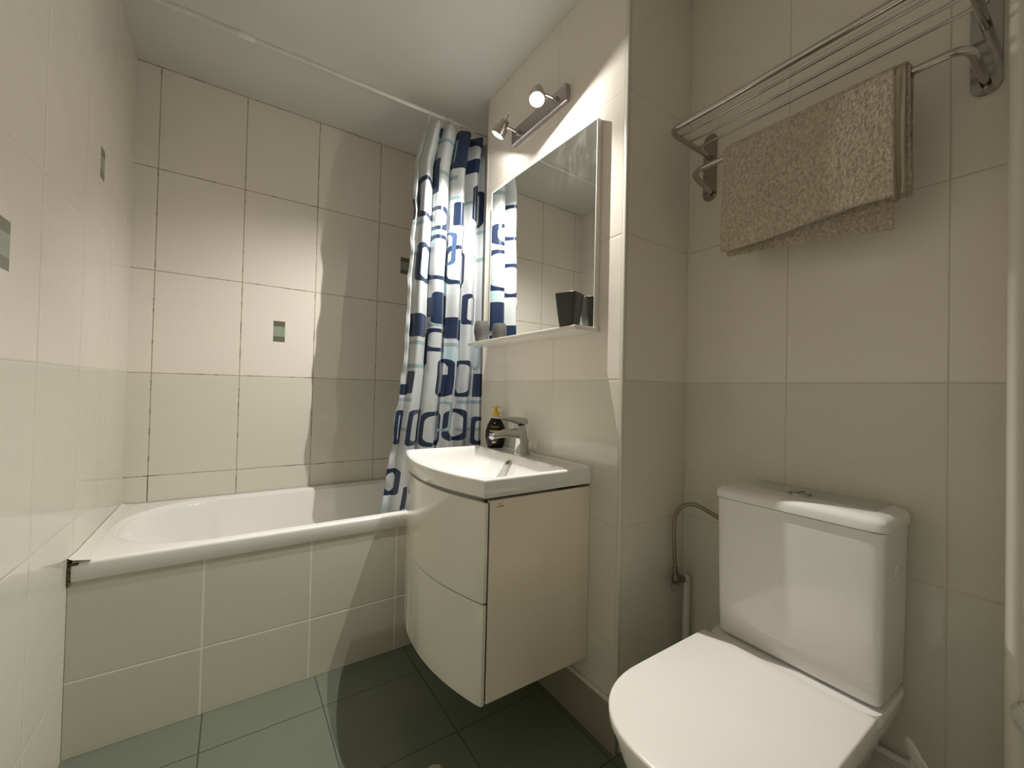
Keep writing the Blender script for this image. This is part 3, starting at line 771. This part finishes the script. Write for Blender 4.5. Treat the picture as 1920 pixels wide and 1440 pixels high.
# ------------------------------------------------------------------ toilet
TC = .474
to = thing('toilet', 'white close-coupled toilet with closed seat lid and rectangular cistern', 'toilet', (1.35, TC, 0))
def dring(z, xb, xt, hw, pw=2.3, xf=None, seg=56, sq=.5):
    """D-shaped ring: straight back at xb, rounded tip at xt"""
    pts = []; L = xb-xt; xs = xt+min(L*.42, hw*1.12)
    n = 28
    for k in range(n+1):
        a = -PI/2+PI*k/n
        pts.append(Vector((xs-(xs-xt)*abs(math.cos(a))**(2/pw), TC+hw*math.copysign(abs(math.sin(a))**(2/pw), math.sin(a)), z)))
    m = 10
    for k in range(1, m+1): pts.append(Vector((xs+(xb-xs)*k/m, TC+hw, z)))
    for k in range(1, 8): pts.append(Vector((xb, TC+hw-2*hw*k/8, z)))
    for k in range(m): pts.append(Vector((xb-(xb-xs)*k/m, TC-hw, z)))
    return pts
b = BM()
rings = [dring(z, xb, xt, hw) for z, xb, xt, hw in ((.0, 1.69, 1.27, .105), (.02, 1.69, 1.265, .108), (.10, 1.69, 1.25, .105), (.20, 1.69, 1.20, .115), (.28, 1.695, 1.12, .140), (.34, 1.70, 1.065, .163), (.38, 1.705, 1.045, .176), (.405, 1.71, 1.038, .181), (.418, 1.71, 1.040, .180), (.420, 1.705, 1.047, .174))]
skin_rings(b, rings); obj('bowl', b, 'ceramic', to, angle=50)
b = BM(); rings = []
for z, hx0, hx1, hw in ((.30, 1.56, 1.722, .12), (.36, 1.535, 1.725, .150), (.40, 1.525, 1.727, .178), (.425, 1.520, 1.728, .188), (.442, 1.521, 1.728, .190), (.448, 1.525, 1.727, .187)):
    rings.append(sup(((hx0+hx1)/2, TC, z), (1, 0, 0), (0, 1, 0), (hx1-hx0)/2, hw, 9, 64))
skin_rings(b, rings); obj('rear_shelf', b, 'ceramic', to, angle=50)
b = BM(); skin_rings(b, [dring(z, xb, xt, hw) for z, xb, xt, hw in ((.4212, 1.500, 1.034, .183), (.423, 1.502, 1.031, .1855), (.436, 1.502, 1.030, .186), (.4375, 1.50, 1.033, .183))]); obj('seat', b, 'lid', to, angle=50)
b = BM(); skin_rings(b, [dring(z, xb, xt, hw) for z, xb, xt, hw in ((.4395, 1.506, 1.026, .187), (.441, 1.509, 1.022, .190), (.456, 1.510, 1.021, .1905), (.459, 1.509, 1.0225, .189), (.4602, 1.506, 1.026, .186))]); obj('lid', b, 'lid', to, angle=50)
for yy in (TC-.165, TC+.165):
    b = BM(); box(b, 1.500, 1.522, yy-.018, yy+.018, .4485 if False else .440, .4525, .003); obj('hinge', b, 'lid', to)
b = BM(); rings = []
for z, x0, hw in ((.4520, 1.562, .170), (.455, 1.555, .176), (.464, 1.5505, .1790), (.60, 1.546, .181), (.78, 1.543, .1835), (.829, 1.543, .1845)):
    rings.append(sup(((x0+XT-.004)/2, TC-.006, z), (1, 0, 0), (0, 1, 0), (XT-.004-x0)/2, hw, 16, 120))
skin_rings(b, rings); cis = obj('cistern', b, 'ceramic', to, angle=50)
b = BM(); lathe(b, [(.0001, .0008), (.012, .0008), (.0135, -.001)], (1.63, TC-.006-.1842, .73), (0, -1, 0), 24)
for v in b.verts: v.co.z = .73+(v.co.z-.73)*1.3
obj('inspection_cap', b, 'ceramic', cis)
b = BM(); rings = []
for z, x0, hw in ((.8305, 1.541, .186), (.832, 1.538, .1895), (.848, 1.538, .190), (.856, 1.542, .186), (.8615, 1.552, .176), (.8635, 1.568, .160)):
    x1 = XT-.002 if z < .85 else XT-.004
    rings.append(sup(((x0+x1)/2, TC-.006, z), (1, 0, 0), (0, 1, 0), (x1-x0)/2, hw, 12, 120))
skin_rings(b, rings); obj('cistern_lid', b, 'ceramic', to, angle=60)
b = BM(); lathe(b, [(.0001, .004), (.022, .004), (.0255, .003), (.026, 0)], (1.640, TC+.005, .8635)); fb = obj('flush_button', b, 'chrome_old', to)
b = BM(); box(b, 1.616, 1.664, TC+.0045, TC+.0058, .8670, .8680); obj('button_split', b, 'dark', fb)

# ------------------------------------------------------------------ water supply
vl = thing('stop_valve', 'small dull metal angle valve in the corner left of the toilet', 'valve', (1.645, .842, .49))
b = BM(); lathe(b, [(.011, -.016), (.0125, -.012), (.0125, .012), (.010, .016), (.010, .026), (.0001, .026)], (1.640, .842, .492), (0, 0, 1), 20); lathe(b, [(.010, 0), (.0105, .022), (.0125, .024), (.0125, .034)], (1.645, .842, .490), (1, 0, 0), 8); obj('body', b, 'brass', vl)
b = BM(); lathe(b, [(.006, 0), (.006, .016), (.011, .018), (.012, .034), (.0095, .037), (.0001, .037)], (1.634, .836, .488), (-1, -.45, -.12), 12); obj('knob', b, 'chrome_old', vl)
ho = thing('supply_hose', 'braided steel hose arching from corner valve to the cistern', 'hose', (1.635, .842, .52))
hp = spline([(1.637, .842, .528), (1.631, .842, .58), (1.627, .843, .66), (1.632, .842, .708), (1.650, .830, .742), (1.664, .795, .755), (1.668, .745, .742), (1.668, .700, .728), (1.668, .676, .722)], 10)
b = BM(); tube(b, hp, .0062, 12); obj('hose', b, 'steel_hose', ho)
b = BM(); tube(b, [hp[0]-Vector((0, 0, .012)), hp[0]+Vector((0, 0, .012))], .0088, 8); obj('nut', b, 'chrome_old', ho)
b = BM(); tube(b, [hp[-1]+Vector((0, .012, .003)), (1.668, TC-.006+.1845, .7185)], .0088, 8); obj('nut', b, 'chrome_old', ho)
b = BM(); tube(b, smoothpath([(1.682, .842, .490), (1.703, .842, .490), (1.703, .842, .002)], .02), .0112, 16); tag(obj('water_pipe', b, 'white_plastic'), 'white upright water pipe in the corner left of the toilet', 'pipe')
b = BM(); tube(b, [(XT-.022, .545, .275), (XT-.022, .121, .275)], .0085, 14); tag(obj('drain_pipe', b, 'white_plastic'), 'pale thin pipe running low along the wall behind the toilet', 'pipe')

# ------------------------------------------------------------------ right edge and floor bits
kb = thing('ribbed_knob', 'white ribbed round knob on the wall at the right edge', 'knob', (1.670, .100, .513))
b = BM(); n = 60; rr = []
for h_, r_1 in ((0, .029), (.008, .030), (.015, .027), (.020, .020)):
    rr.append([Vector((1.6695-h_, .094+(r_1*(1+(.05 if k % 2 else -.05)*(h_ > .001)))*math.cos(2*PI*k/n), .519+(r_1*(1+(.05 if k % 2 else -.05)*(h_ > .001)))*math.sin(2*PI*k/n))) for k in range(n)])
skin_rings(b, rr); obj('dial', b, 'white_plastic', kb, angle=20)
for k in range(20):
    a = 2*PI*k/20; b = BM(); c0 = Vector((1.6485, .094+.008*math.cos(a), .519+.008*math.sin(a))); c1 = Vector((1.6525, .094+.0255*math.cos(a), .519+.0255*math.sin(a)))
    tube(b, [c0, c1], .0016, 6); obj('rib', b, 'white_trim', kb)

tb = thing('toilet_brush', 'white toilet brush with looped handle standing right of the toilet', 'toilet brush', (1.60, .215, 0))
b = BM(); lathe(b, [(.0001, .001), (.045, .001), (.048, .004), (.040, .12), (.043, .15), (.040, .152), (.037, .12), (.0001, .01)], (1.60, .215, 0)); obj('holder', b, 'white_plastic', tb)
b = BM(); tube(b, spline([(1.60, .215, .02), (1.60, .218, .20), (1.60, .228, .28), (1.600, .236, .318)], 6), .0065, 12); st_ = obj('handle', b, 'white_plastic', tb)
b = BM(); tube(b, spline([(1.600, .236, .318), (1.600, .226, .345), (1.600, .236, .368), (1.600, .250, .355), (1.600, .247, .330), (1.600, .236, .318)], 6), .0055, 10)
rings = [sup((1.600, y, z), (1, 0, 0), Vector((0, .9, .35)).normalized(), .006, hw, 2.2, 16) for y, z, hw in ((.240, .352, .009), (.244, .364, .0145), (.248, .378, .0155), (.252, .390, .0125), (.255, .398, .006))]
skin_rings(b, rings); obj('loop', b, 'white_plastic', tb)

b = BM(); rings = []
for y, hw, hz in ((1.116, .012, .010), (1.108, .022, .019), (1.085, .036, .026), (1.03, .045, .022), (.96, .047, .024), (.93, .046, .020)):
    rings.append([p for p in sup((.885-.15*(1.1-y), y, hz+.001), (1, .15, 0), (0, 0, 1), hw, hz, 2.6, 24)])
skin_rings(b, rings); tag(obj('slipper', b, 'felt'), 'pale slipper toe on the floor in front of the vanity cabinet', 'slipper')
